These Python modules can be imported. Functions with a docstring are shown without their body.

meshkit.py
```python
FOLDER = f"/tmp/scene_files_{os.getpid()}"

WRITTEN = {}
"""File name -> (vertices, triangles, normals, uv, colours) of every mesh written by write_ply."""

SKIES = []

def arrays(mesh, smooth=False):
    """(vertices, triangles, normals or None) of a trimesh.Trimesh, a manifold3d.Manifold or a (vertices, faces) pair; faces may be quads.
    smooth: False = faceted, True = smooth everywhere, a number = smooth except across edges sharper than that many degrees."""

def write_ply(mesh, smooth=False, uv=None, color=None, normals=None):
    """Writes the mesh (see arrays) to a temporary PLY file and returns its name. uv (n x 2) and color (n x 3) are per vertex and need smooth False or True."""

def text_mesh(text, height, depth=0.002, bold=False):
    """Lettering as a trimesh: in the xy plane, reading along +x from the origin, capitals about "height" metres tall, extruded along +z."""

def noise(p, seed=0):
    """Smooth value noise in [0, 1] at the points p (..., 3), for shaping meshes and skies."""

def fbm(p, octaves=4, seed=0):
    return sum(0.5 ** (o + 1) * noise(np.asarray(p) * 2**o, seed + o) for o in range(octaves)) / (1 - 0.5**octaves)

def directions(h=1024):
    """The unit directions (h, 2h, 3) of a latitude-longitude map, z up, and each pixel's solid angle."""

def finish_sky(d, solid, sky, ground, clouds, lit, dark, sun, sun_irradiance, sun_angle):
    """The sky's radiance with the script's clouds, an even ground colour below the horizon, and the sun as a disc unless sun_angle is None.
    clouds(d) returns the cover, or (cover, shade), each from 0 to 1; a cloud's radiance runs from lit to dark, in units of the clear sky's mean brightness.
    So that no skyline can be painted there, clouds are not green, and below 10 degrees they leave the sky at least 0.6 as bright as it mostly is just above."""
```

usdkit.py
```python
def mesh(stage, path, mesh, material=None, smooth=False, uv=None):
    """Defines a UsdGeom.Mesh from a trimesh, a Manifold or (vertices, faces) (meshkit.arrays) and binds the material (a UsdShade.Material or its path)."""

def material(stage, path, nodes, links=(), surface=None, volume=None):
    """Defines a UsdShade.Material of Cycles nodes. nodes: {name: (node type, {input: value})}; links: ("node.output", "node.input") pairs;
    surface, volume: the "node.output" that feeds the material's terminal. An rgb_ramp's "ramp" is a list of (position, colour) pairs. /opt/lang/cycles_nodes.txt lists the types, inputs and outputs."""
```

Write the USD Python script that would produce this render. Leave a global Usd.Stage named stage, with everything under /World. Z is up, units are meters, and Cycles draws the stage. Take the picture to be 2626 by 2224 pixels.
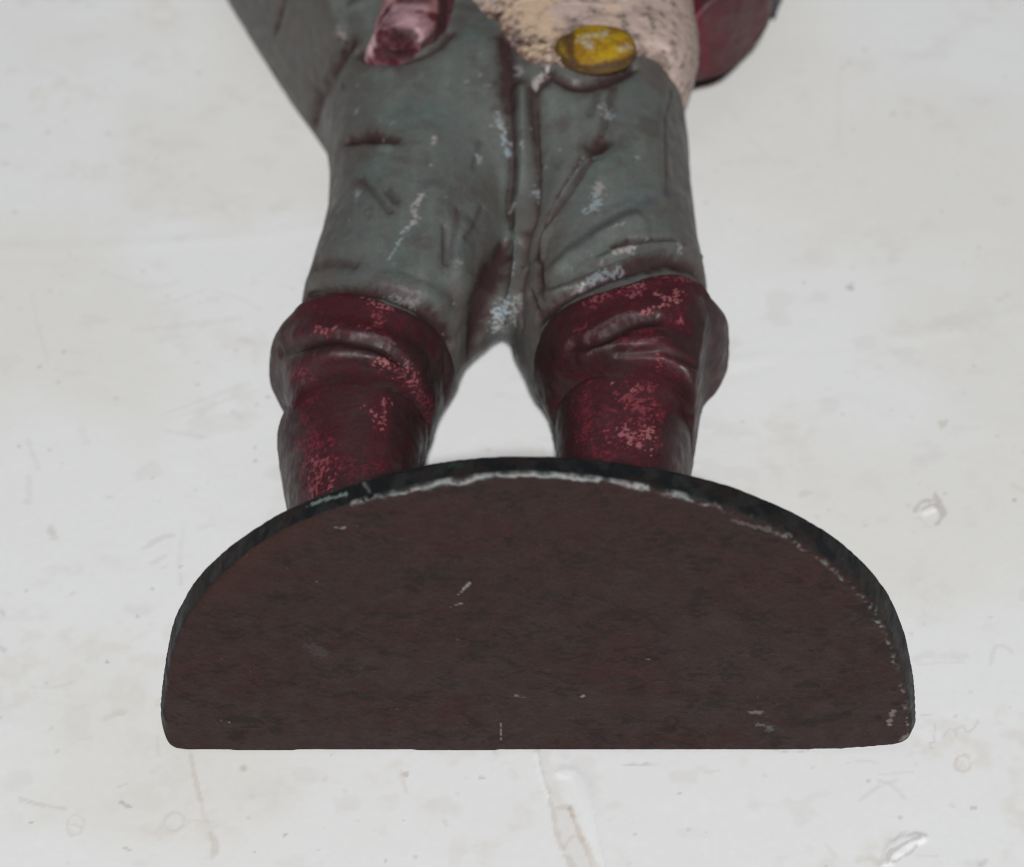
import math
import numpy as np
from scipy.interpolate import PchipInterpolator
from scipy.ndimage import distance_transform_edt, map_coordinates, gaussian_filter1d, gaussian_filter
from scipy.spatial import cKDTree
from shapely.geometry import Polygon
from shapely import contains_xy
import trimesh, usdkit, meshkit
from pxr import Usd, UsdGeom, UsdLux, UsdShade, Gf, Sdf, Vt

# ------------------------------------------------------------------ stage, camera, lamps
stage = Usd.Stage.CreateInMemory()
UsdGeom.SetStageUpAxis(stage, UsdGeom.Tokens.z)
UsdGeom.SetStageMetersPerUnit(stage, 1.0)
UsdGeom.Xform.Define(stage, '/World')
UsdGeom.Scope.Define(stage, '/World/Looks')

ELEV = math.radians(47.0)                 # the camera looks down by this much
DIST = 420.0                              # mm from the lens to the point looked at
AIM = np.array([-3.6, 57.9, 0.0])         # mm, on the table
TX = 0.1803                               # tangent of half the horizontal angle
W, H = 2626.0, 2224.0
FWD = np.array([0, math.cos(ELEV), -math.sin(ELEV)])
UP = np.array([0, math.sin(ELEV), math.cos(ELEV)])
EYE = AIM - DIST * FWD
FOCAL = 22.3 / (2 * TX)

cam = UsdGeom.Camera.Define(stage, '/World/camera')
cam.CreateHorizontalApertureAttr(22.3)
cam.CreateVerticalApertureAttr(22.3 * H / W)
cam.CreateFocalLengthAttr(FOCAL)
cam.CreateClippingRangeAttr(Gf.Vec2f(0.01, 20))
cam.CreateFStopAttr(15.0)
cam.CreateFocusDistanceAttr(0.372)
cam.CreateExposureAttr(0.0)
m4 = Gf.Matrix4d(1.0)
m4.SetRow(0, Gf.Vec4d(1, 0, 0, 0)); m4.SetRow(1, Gf.Vec4d(*UP, 0)); m4.SetRow(2, Gf.Vec4d(*(-FWD), 0)); m4.SetRow(3, Gf.Vec4d(*(EYE / 1000), 1))
cam.AddTransformOp().Set(m4)


def lamp(kind, name, pos, target, intensity, color, **size):
    l = kind.Define(stage, '/World/' + name)
    z = np.array(pos, float) - np.array(target, float); z /= np.linalg.norm(z)
    x = np.cross([0, 1.0, 0.02], z); x /= np.linalg.norm(x); y = np.cross(z, x)
    m = Gf.Matrix4d(1.0)
    for i, a in enumerate((x, y, z)): m.SetRow(i, Gf.Vec4d(*a, 0))
    m.SetRow(3, Gf.Vec4d(*pos, 1))
    l.AddTransformOp().Set(m)
    l.CreateIntensityAttr(intensity); l.CreateColorAttr(Gf.Vec3f(*color))
    for k, v in size.items(): getattr(l, f'Create{k}Attr')(v)
    return l


# the flash over the lens, seen from far enough for even light, and an added overhead panel for ambient fill
LAMP_AT = (AIM - 2000 * FWD + 25 * UP) / 1000
lamp(UsdLux.DiskLight, 'flash_lamp', LAMP_AT, AIM / 1000, 1375.0, (1.0, 0.997, 0.99), Radius=0.055)
lamp(UsdLux.RectLight, 'ambient_fill_lamp', (0.1, 0.35, 1.7), (0, 0.06, 0), 0.28, (0.95, 0.98, 1.0), Width=1.6, Height=1.6)

# ------------------------------------------------------------------ measuring: photograph points to points in the place (mm)


def ray(px, py):
    px, py = np.asarray(px, float), np.asarray(py, float)
    a = (px - W / 2) / (W / 2) * TX; b = (H / 2 - py) / (W / 2) * TX
    return FWD + a[..., None] * np.array([1.0, 0, 0]) + b[..., None] * UP


def on_z(pts, z):
    p = np.asarray(pts, float); d = ray(p[:, 0], p[:, 1]); t = (z - EYE[2]) / d[:, 2]
    return EYE + t[:, None] * d


def on_y(pts, y):
    p = np.asarray(pts, float); d = ray(p[:, 0], p[:, 1]); t = (y - EYE[1]) / d[:, 1]
    return EYE + t[:, None] * d


def hit(f, pts, first=300.0, last=620.0, n=1300):
    """Where the rays through the points first meet the solid f; a near miss gives the closest approach."""
    p = np.asarray(pts, float); d = ray(p[:, 0], p[:, 1])
    t = np.linspace(first, last, n)
    q = EYE + t[None, :, None] * d[:, None, :]
    v = f(q[..., 0], q[..., 1], q[..., 2])
    inside = v < 0
    k = np.where(inside.any(1), inside.argmax(1), v.argmin(1))
    return q[np.arange(len(p)), k]


def curve(x, y, smooth=True):
    x, y = np.asarray(x, float), np.asarray(y, float)
    o = np.argsort(x); x, y = x[o], y[o]
    keep = np.concatenate([[True], np.diff(x) > 1e-6]); x, y = x[keep], y[keep]
    g = PchipInterpolator(x, y)
    return lambda q: g(np.clip(q, x[0], x[-1]))


def smin(a, b, k):
    h = np.maximum(k - np.abs(a - b), 0) / k
    return np.minimum(a, b) - h * h * k / 4


def smax(a, b, k):
    return -smin(-a, -b, k)


def tube(left, right, zc, hz, p=2.2, down=1.4, seen=None, ends=False):
    """A lengthwise body whose sides follow the two outlines (seen at height zc); hz: its half height, a number or (y, value) pairs."""
    z0 = zc if seen is None else seen
    # an outline that flares towards the camera is seen higher up the body: such points carry their own height
    a, b = (np.vstack([on_z([q[:2]], q[2] if len(q) > 2 else z0) for q in pts]) for pts in (left, right))
    y_end = min(a[:, 1].min(), b[:, 1].min())
    L, R = curve(a[:, 1], a[:, 0]), curve(b[:, 1], b[:, 0])
    hf = (lambda y: hz) if np.ndim(hz) == 0 else curve(*zip(*hz))

    def f(X, Y, Z):
        l, r, h = L(Y), R(Y), hf(Y)
        c, w = (l + r) / 2, np.maximum((r - l) / 2, 0.3)
        dx = np.abs(X - c) / w
        dz = np.where(Z > zc, (Z - zc) / h, (zc - Z) / (zc * down))
        F = (dx ** p + np.abs(dz) ** p) ** (1 / p)
        v = (F - 1) * np.minimum(w, h)
        return np.maximum(v, y_end - Y) if ends else v
    return f


# ------------------------------------------------------------------ from a solid to a mesh


def surface_nets(f, lo, hi, step):
    n = np.ceil((np.array(hi) - lo) / step).astype(int) + 1
    ax = [lo[i] + step * np.arange(n[i]) for i in range(3)]
    v = np.empty(n, np.float32)
    for i in range(0, n[0], 24):
        v[i:i + 24] = f(ax[0][i:i + 24, None, None], ax[1][None, :, None], ax[2][None, None, :])
    s = v < 0
    c = [s[a:n[0] - 1 + a, b:n[1] - 1 + b, d:n[2] - 1 + d] for a in (0, 1) for b in (0, 1) for d in (0, 1)]
    cnt = sum(x.astype(np.int8) for x in c)
    act = np.argwhere((cnt > 0) & (cnt < 8))
    idx = -np.ones(np.array(n) - 1, np.int64); idx[tuple(act.T)] = np.arange(len(act))
    corner = np.array([(a, b, d) for a in (0, 1) for b in (0, 1) for d in (0, 1)])
    cv = np.stack([v[tuple((act + k).T)] for k in corner], 1)
    acc, num = np.zeros((len(act), 3)), np.zeros(len(act))
    for i in range(8):
        for j in range(i + 1, 8):
            if np.abs(corner[i] - corner[j]).sum() == 1:
                x = (cv[:, i] < 0) != (cv[:, j] < 0)
                t = np.where(x, cv[:, i] / np.where(x, cv[:, i] - cv[:, j], 1), 0)
                acc += np.where(x[:, None], corner[i] + t[:, None] * (corner[j] - corner[i]), 0); num += x
    P = np.array(lo) + step * (act + acc / num[:, None])
    quads = []
    for k in range(3):
        a, b = [(1, 2), (2, 0), (0, 1)][k]
        sl0, sl1 = [slice(1, -1)] * 3, [slice(1, -1)] * 3
        sl0[k], sl1[k] = slice(0, -1), slice(1, None)
        d0, d1 = s[tuple(sl0)], s[tuple(sl1)]
        e = np.argwhere(d0 != d1); flip = d1[tuple(e.T)]
        base = e.copy(); base[:, a] += 1; base[:, b] += 1
        o = np.zeros(3, int); oa, ob = o.copy(), o.copy(); oa[a] = 1; ob[b] = 1
        q = np.stack([idx[tuple((base - oa - ob).T)], idx[tuple((base - ob).T)], idx[tuple(base.T)], idx[tuple((base - oa).T)]], 1)
        q[flip] = q[flip][:, ::-1]
        quads.append(q)
    q = np.vstack(quads)
    return P, np.vstack([q[:, [0, 1, 2]], q[:, [0, 2, 3]]])


def gradient(f, P, h=0.05):
    g = np.stack([f(*(P + h * e).T) - f(*(P - h * e).T) for e in np.eye(3)], 1) / (2 * h)
    return g


def solid(f, lo, hi, step, fine=True):
    """The closed surface of f above the table, its vertices moved onto the surface."""
    g = lambda X, Y, Z: np.maximum(f(X, Y, Z), 0.02 - Z)
    P, T = surface_nets(g, lo, hi, step)
    if fine:
        P, T = trimesh.remesh.subdivide(P, T)
    for _ in range(2):
        v, gr = g(*P.T), gradient(g, P)
        P = P - np.clip(v / np.maximum((gr ** 2).sum(1), 0.2), -step, step)[:, None] * gr
    gr = gradient(g, P, 0.25)
    return P, T, gr / np.maximum(np.linalg.norm(gr, axis=1, keepdims=True), 1e-9)


# ------------------------------------------------------------------ paint: strokes on a surface, worn patches, relief


def srgb(r, g, b):
    x = np.array([r, g, b]) / 255.0
    return np.where(x < 0.04045, x / 12.92, ((x + 0.055) / 1.055) ** 2.4)


def fb(P, scale, seed=0, octaves=4, squash=(1, 1, 1)):
    return meshkit.fbm(P * scale * np.array(squash), octaves, seed)


def step01(x, a, b):
    t = np.clip((x - a) / (b - a), 0, 1)
    return t * t * (3 - 2 * t)


def stroke(P, pts3, width):
    """1 on the line through the 3D points, falling to 0 at half the width (mm); width may change along the line."""
    pts3 = np.asarray(pts3, float); w = np.broadcast_to(np.asarray(width, float), (len(pts3),))
    if len(pts3) == 1:
        pts3 = np.vstack([pts3, pts3 + 1e-3]); w = np.repeat(w, 2)
    best = np.zeros(len(P))
    lo, hi = pts3.min(0) - w.max(), pts3.max(0) + w.max()
    near = np.where(((P > lo) & (P < hi)).all(1))[0]
    if not len(near): return best
    Q = P[near]; out = np.zeros(len(near))
    for a, b, wa, wb in zip(pts3[:-1], pts3[1:], w[:-1], w[1:]):
        d = b - a; t = np.clip(((Q - a) @ d) / max(d @ d, 1e-9), 0, 1)
        r = np.linalg.norm(Q - a - t[:, None] * d, axis=1) / ((wa + (wb - wa) * t) / 2)
        out = np.maximum(out, np.clip(1 - r, 0, 1))
    best[near] = out
    return best


def crop(pts, x0, y0, s):
    """Points read off an enlarged piece of the photograph."""
    return [(x0 + x / s, y0 + y / s) for x, y in pts]


def densify(pts, n=6):
    p = np.asarray(pts, float)
    if len(p) < 2: return p
    t = np.concatenate([[0], np.cumsum(np.linalg.norm(np.diff(p, axis=0), axis=1))])
    q = np.linspace(0, t[-1], (len(p) - 1) * n + 1)
    return np.stack([PchipInterpolator(t, p[:, k])(q) for k in range(2)], 1)


def mixc(a, b, t):
    return a + (np.asarray(b) - a) * t[:, None]


# ------------------------------------------------------------------ writing prims


def put(path, P, T, mat, color=None, parent_scale=0.001, smooth=True):
    """One Mesh prim from mm; color: the paint at each vertex."""
    m = usdkit.mesh(stage, path, trimesh.Trimesh(np.asarray(P) * parent_scale, T, process=False), mat, smooth=smooth)
    if color is not None:
        UsdGeom.PrimvarsAPI(m).CreatePrimvar('paint', Sdf.ValueTypeNames.Color3fArray, 'vertex').Set(Vt.Vec3fArray.FromNumpy(np.clip(color, 0, 1).astype(np.float32)))
    return m.GetPrim()


def tag(prim, label=None, cat=None, group=None, kind=None):
    for k, v in (('label', label), ('category', cat), ('group', group), ('kind', kind)):
        if v: prim.SetCustomDataByKey(k, v)


def paint_look(name, rough, spec, bump=0.25, grain=0.25, fine=2600.0, rvar=0.15, coat=0.0):
    """Old enamel paint on iron: the colour carried by the mesh, broken up by a fine grain, with uneven gloss and fine pitting."""
    return usdkit.material(stage, '/World/Looks/' + name, {
        'a': ('attribute', {'attribute': 'paint'}),
        'g': ('geometry', {}),
        'n': ('noise_texture', {'scale': fine, 'detail': 3.0, 'roughness': 0.65}),
        'n2': ('noise_texture', {'scale': 420.0, 'detail': 4.0, 'roughness': 0.6}),
        'r': ('map_range', {'from_min': 0.25, 'from_max': 0.75, 'to_min': 1 - grain, 'to_max': 1 + grain}),
        'vm': ('vector_math', {'math_type': 'scale'}),
        'rr': ('map_range', {'from_min': 0.3, 'from_max': 0.7, 'to_min': rough - rvar, 'to_max': rough + rvar}),
        'b': ('bump', {'strength': bump, 'distance': 0.00012}),
        'b2': ('bump', {'strength': bump * 0.8, 'distance': 0.0005}),
        'p': ('principled_bsdf', {'specular_ior_level': spec, 'coat_weight': coat, 'coat_roughness': 0.25}),
    }, [('g.position', 'n.vector'), ('g.position', 'n2.vector'), ('n.fac', 'r.value'), ('a.color', 'vm.vector1'), ('r.result', 'vm.scale'),
        ('vm.vector', 'p.base_color'), ('n2.fac', 'rr.value'), ('rr.result', 'p.roughness'), ('n.fac', 'b.height'), ('n2.fac', 'b2.height'), ('b.normal', 'b2.normal'), ('b2.normal', 'p.normal')],
        surface='p.BSDF')


CLOTH = paint_look('worn_grey_paint', 0.52, 0.3, bump=0.22, grain=0.16)
BOOT = paint_look('worn_red_paint', 0.52, 0.28, bump=0.12, grain=0.22)
SKIN = paint_look('worn_cream_paint', 0.68, 0.2, bump=0.3, grain=0.2)
IRON = paint_look('dark_brown_paint', 0.6, 0.18, bump=0.4, grain=0.3)

# =================================================================== the table
XS = np.concatenate([np.linspace(-900, -122, 14)[:-1], np.arange(-122, 116, 0.31), np.linspace(116, 900, 14)[1:]])
YS = np.concatenate([np.linspace(-700, -36, 12)[:-1], np.arange(-36, 176, 0.31), np.linspace(176, 1100, 16)[1:]])
gx, gy = np.meshgrid(XS, YS, indexing='ij')
TP = np.stack([gx.ravel(), gy.ravel(), np.zeros(gx.size)], 1)
nx_, ny_ = len(XS), len(YS)
ii, jj = np.meshgrid(np.arange(nx_ - 1), np.arange(ny_ - 1), indexing='ij')
k0 = (ii * ny_ + jj).ravel()
TT = np.vstack([np.stack([k0, k0 + ny_, k0 + ny_ + 1], 1), np.stack([k0, k0 + ny_ + 1, k0 + 1], 1)])

PAPER = np.array([0.802, 0.808, 0.812])
col = np.tile(PAPER, (len(TP), 1))
big = fb(TP, 1 / 38.0, 3); mid = fb(TP, 1 / 9.0, 5, 5); sml = fb(TP, 1 / 2.2, 8, 4)
col = mixc(col, PAPER * [0.955, 0.94, 0.905], step01(big, 0.46, 0.68) * 0.9)
col = mixc(col, PAPER * [0.91, 0.875, 0.825], step01(mid, 0.55, 0.74) * step01(sml, 0.36, 0.66) * 0.6)
col = mixc(col, PAPER * [0.86, 0.83, 0.82], step01(fb(TP, 1 / 5.0, 21, 5, (0.8, 1.1, 1)), 0.64, 0.78) * 0.35)
zt = -0.02 - 0.05 * step01(fb(TP, 1 / 14.0, 12), 0.35, 0.65) - 0.015 * sml


def table_mark(pts, width_px, tint, strength, ragged=0.5, relief=0.0, curve_=True, soft=1.0):
    """A stain, scuff or painted shadow edge on the table along photographed points."""
    global col, zt
    q = on_z(densify(pts) if curve_ and len(pts) > 1 else pts, 0.0)
    w = np.asarray(width_px) / 17.5
    if np.ndim(w): w = np.interp(np.linspace(0, 1, len(q)), np.linspace(0, 1, len(w)), w)
    m = stroke(TP, q, w * 1.9)
    on = np.where(m > 0)[0]
    if not len(on): return
    n = fb(TP[on], 1 / 1.1, 40, 3)
    k = step01(m[on] + (n - 0.5) * 2 * ragged * (m[on] > 0), 0.12, 0.12 + 0.6 * soft)
    col[on] = mixc(col[on], PAPER * np.array(tint), k * strength * 0.78)
    zt[on] += relief * k


GREY, BEIGE, BROWN, PINK, WHITE = (0.62, 0.60, 0.61), (0.80, 0.74, 0.66), (0.62, 0.50, 0.38), (0.84, 0.72, 0.70), (1.06, 1.07, 1.08)
c7 = lambda *p: crop(p, 1200, 1800, 1.4607)
# the strip where the top layer is torn off, with fuzzy brown edges
strip_l = c7((262, 185), (280, 290), (310, 370), (330, 480), (362, 570), (405, 640))
strip_r = c7((312, 185), (335, 262), (380, 400), (420, 500), (468, 600), (490, 640))
mid_l = [((a[0] + b[0]) / 2, (a[1] + b[1]) / 2) for a, b in zip(strip_l, strip_r)]
table_mark(mid_l, [26, 30, 36, 44, 56, 62], (0.93, 0.91, 0.885), 0.9, 0.25, -0.10)
table_mark(strip_l, [6, 7, 8, 12, 12, 14], (0.80, 0.73, 0.66), 0.7, 0.75, 0.04)
table_mark(strip_r[2:], [4, 11, 13, 15], (0.76, 0.67, 0.58), 0.85, 0.75, 0.04)
table_mark(c7((335, 395), (375, 390), (395, 430)), 9, BROWN, 0.4, 0.8)
table_mark(c7((360, 560), (400, 500), (430, 520)), 7, BROWN, 0.3, 0.8)
table_mark(c7((330, 258), (365, 250)), 6, BROWN, 0.35, 0.8)
table_mark(c7((345, 250), (405, 262), (455, 355), (488, 500), (520, 640)), 4, (0.84, 0.845, 0.85), 0.7, 0.3)
table_mark(c7((355, 262), (400, 275), (440, 360), (470, 500), (495, 630)), 30, WHITE, 0.5, 0.1, 0.10)
table_mark(c7((255, 190), (270, 260), (300, 350)), 9, WHITE, 0.9, 0.3, 0.12)
# flakes lifted off the surface
table_mark(c7((1575, 600), (1590, 565), (1640, 530), (1700, 508)), [26, 40, 34, 16], (1.05, 1.05, 1.04), 0.9, 0.4, 0.25)
table_mark(c7((1572, 606), (1580, 572), (1625, 540), (1690, 508)), [10, 12, 9, 8], (0.48, 0.45, 0.45), 0.6, 0.6)  # dark shadow edges of the curl, here and next, painted into the table
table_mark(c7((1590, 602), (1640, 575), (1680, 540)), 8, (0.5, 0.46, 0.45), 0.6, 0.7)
table_mark(c7((1640, 572), (1760, 575)), 4, PINK, 0.5, 0.6)
table_mark(c7((1470, 590), (1500, 585), (1545, 600)), [22, 26, 16], (0.80, 0.72, 0.60), 0.5, 0.7)
table_mark(c7((1920, 612), (1950, 590)), 11, GREY, 0.5, 0.8)
table_mark(c7((1340, 530), (1375, 575)), 8, PINK, 0.35, 0.7)
rc = lambda *p: crop(p, 2000, 1100, 1.5687)
table_mark(rc((548, 328), (562, 302), (602, 290)), 12, (0.55, 0.50, 0.51), 0.65, 0.6)
table_mark(rc((624, 256), (640, 305), (655, 345), (632, 380)), [6, 18, 16, 9], (0.55, 0.50, 0.51), 0.7, 0.6)
table_mark(rc((585, 330), (612, 318)), 18, (1.04, 0.97, 0.96), 0.7, 0.5, 0.2)
table_mark(rc((600, 395), (560, 360)), 16, (0.86, 0.85, 0.86), 0.5, 0.6)
th = np.linspace(0, 2 * np.pi, 14)
table_mark([(2470 + 20 * np.cos(t), 1957 + 22 * np.sin(t)) for t in th], 7, (0.78, 0.66, 0.48), 0.65, 0.7, curve_=False)
table_mark([(2470, 1966)], 26, (0.88, 0.84, 0.80), 0.6, 0.7)
for p in (((612, 1285), (604, 1262), (620, 1262), (622, 1190)), ((660, 1240), (690, 1205), (715, 1235)), ((705, 1215), (740, 1195), (750, 1220), (800, 1168)), ((575, 1150), (640, 1145))):
    table_mark(rc(*p), 5, (0.68, 0.65, 0.65), 0.5, 0.5)
table_mark(rc((270, 1345), (330, 1335), (400, 1350)), 7, (0.78, 0.76, 0.77), 0.4, 0.7)
table_mark(rc((400, 1415), (470, 1450), (500, 1490)), 8, (0.76, 0.75, 0.76), 0.45, 0.7)
table_mark(rc((320, 1495), (400, 1435)), 8, (0.78, 0.75, 0.75), 0.4, 0.7)
table_mark(rc((400, 1390), (530, 1380)), 6, (0.8, 0.77, 0.76), 0.4, 0.7)
table_mark(rc((560, 925), (640, 905), (760, 915)), 22, (0.86, 0.83, 0.81), 0.5, 0.8)
table_mark(rc((560, 945), (740, 938)), 6, (0.78, 0.76, 0.75), 0.4, 0.7)
table_mark(rc((850, 940), (880, 870), (940, 900)), 8, (0.82, 0.79, 0.79), 0.5, 0.8)
table_mark(rc((85, 262), (120, 255)), 14, (0.72, 0.70, 0.70), 0.5, 0.8)
table_mark(rc((940, 225), (975, 245)), 14, (0.86, 0.80, 0.68), 0.5, 0.7)
for x, y, r, tn, s in ((2181, 738, 17, (0.50, 0.44, 0.40), 0.75), (2183, 728, 8, (0.45, 0.42, 0.42), 0.6), (2418, 1089, 21, (0.72, 0.64, 0.54), 0.65), (2428, 1078, 9, (0.72, 0.64, 0.54), 0.5), (2187, 685, 10, (0.74, 0.7, 0.68), 0.5),
                       (2371, 1602, 6, (0.35, 0.35, 0.35), 0.7), (2625, 1160, 9, (0.4, 0.42, 0.45), 0.6), (2510, 635, 10, (0.6, 0.58, 0.58), 0.5), (2413, 1098, 10, BEIGE, 0.4), (2590, 1814, 6, (0.5, 0.5, 0.5), 0.5), (2541, 1583, 5, (0.5, 0.5, 0.5), 0.5),
                       (1620, 2110, 6, (0.4, 0.4, 0.42), 0.6), (1612, 2213, 5, (0.4, 0.4, 0.42), 0.6), (1743, 2035, 6, (0.4, 0.4, 0.42), 0.5), (1627, 2140, 6, (0.45, 0.45, 0.47), 0.6), (80, 2108, 6, (0.35, 0.33, 0.33), 0.7), (817, 2178, 8, (0.6, 0.5, 0.4), 0.5), (627, 1970, 10, (0.6, 0.55, 0.42), 0.55),
                       (646, 2043, 14, PINK, 0.4), (655, 2184, 5, (0.4, 0.4, 0.4), 0.5), (1034, 2105, 5, (0.55, 0.52, 0.5), 0.5), (1145, 2115, 7, (0.75, 0.7, 0.68), 0.5), (308, 2058, 7, (0.45, 0.42, 0.42), 0.5), (66, 1284, 14, (0.78, 0.72, 0.70), 0.5), (135, 1363, 20, (0.78, 0.73, 0.71), 0.5), (503, 929, 12, (0.80, 0.74, 0.66), 0.5), (2185, 700, 6, (0.7, 0.68, 0.66), 0.4)):
    table_mark([(x, y)], r, tn, s, 0.5)
lc = lambda *p: crop(p, 0, 1000, 1.4415)
for p, w, tn, s in ((((705, 1345), (720, 1430), (742, 1515)), 8, (0.72, 0.62, 0.54), 0.55), (((742, 1515), (750, 1560), (770, 1600)), 7, PINK, 0.5), (((778, 1640), (790, 1690), (782, 1735)), [9, 17, 12], (0.70, 0.62, 0.52), 0.55),
                    (((72, 1508), (150, 1530), (240, 1548)), 6, (0.78, 0.66, 0.64), 0.55), (((75, 1520), (160, 1540)), 5, GREY, 0.4), (((528, 585), (580, 555), (645, 538)), 13, (0.80, 0.76, 0.76), 0.6), (((560, 640), (610, 615)), 10, (0.84, 0.79, 0.78), 0.5), (((600, 660), (620, 645)), 8, GREY, 0.3),
                    (((388, 1212), (450, 1192)), 13, (0.80, 0.75, 0.70), 0.6), (((118, 1095), (180, 1100), (262, 1080)), 8, (0.82, 0.79, 0.78), 0.5), (((300, 1290), (340, 1285)), 7, (0.82, 0.78, 0.76), 0.4), (((190, 505), (200, 545)), 14, (0.76, 0.71, 0.70), 0.5),
                    (((600, 105), (700, 85), (830, 40), (960, 0)), 7, (0.85, 0.84, 0.84), 0.5), (((620, 150), (680, 162), (760, 172)), 9, (0.80, 0.79, 0.79), 0.5), (((860, 80), (890, 105)), 16, (0.85, 0.8, 0.77), 0.5), (((100, 180), (140, 290)), 10, (0.86, 0.8, 0.78), 0.45), (((105, 320), (110, 415)), 12, (0.86, 0.8, 0.78), 0.45),
                    (((666, 680), (670, 715)), 12, (0.84, 0.78, 0.68), 0.45), (((680, 500), (660, 640)), 8, (0.88, 0.83, 0.82), 0.4), (((300, 140), (320, 190)), 16, (0.88, 0.82, 0.8), 0.4), (((0, 815), (15, 830)), 9, GREY, 0.5), (((0, 950), (14, 960)), 12, GREY, 0.5), (((80, 1020), (110, 1018)), 9, (0.8, 0.78, 0.77), 0.5), (((440, 1465), (470, 1455)), 7, GREY, 0.4),
                    (((450, 1520), (462, 1532), (480, 1540)), 6, (0.42, 0.42, 0.44), 0.6), (((455, 1690), (480, 1702)), 5, (0.42, 0.42, 0.44), 0.6), (((205, 1345), (218, 1330)), 6, GREY, 0.4), (((560, 1410), (590, 1390)), 14, (0.86, 0.85, 0.83), 0.5), (((900, 1390), (905, 1400)), 15, (0.72, 0.65, 0.55), 0.5), (((580, 1280), (585, 1350)), 8, (0.82, 0.74, 0.68), 0.4), (((588, 1140), (585, 1165)), 10, (0.86, 0.76, 0.62), 0.5),
                    (((265, 1650), (250, 1600), (275, 1570), (310, 1590), (290, 1640), (262, 1640)), 6, (0.78, 0.69, 0.66), 0.5), (((262, 1605), (300, 1612)), 7, (0.75, 0.68, 0.66), 0.5), (((520, 1620), (600, 1640), (700, 1600)), 9, (0.87, 0.8, 0.78), 0.4), (((680, 1590), (790, 1600), (830, 1615)), 6, (0.85, 0.76, 0.74), 0.4), (((580, 1640), (600, 1600), (590, 1660)), 8, (0.86, 0.8, 0.78), 0.4)):
    table_mark(lc(*p), w, tn, s, 0.6)
table_mark([(447 + 25 * np.cos(t) - 3 * np.sin(t), 2107 + 24 * np.sin(t)) for t in np.linspace(0.3, 6.2, 14)], 6, (0.74, 0.70, 0.68), 0.5, 0.6, curve_=False)
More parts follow.
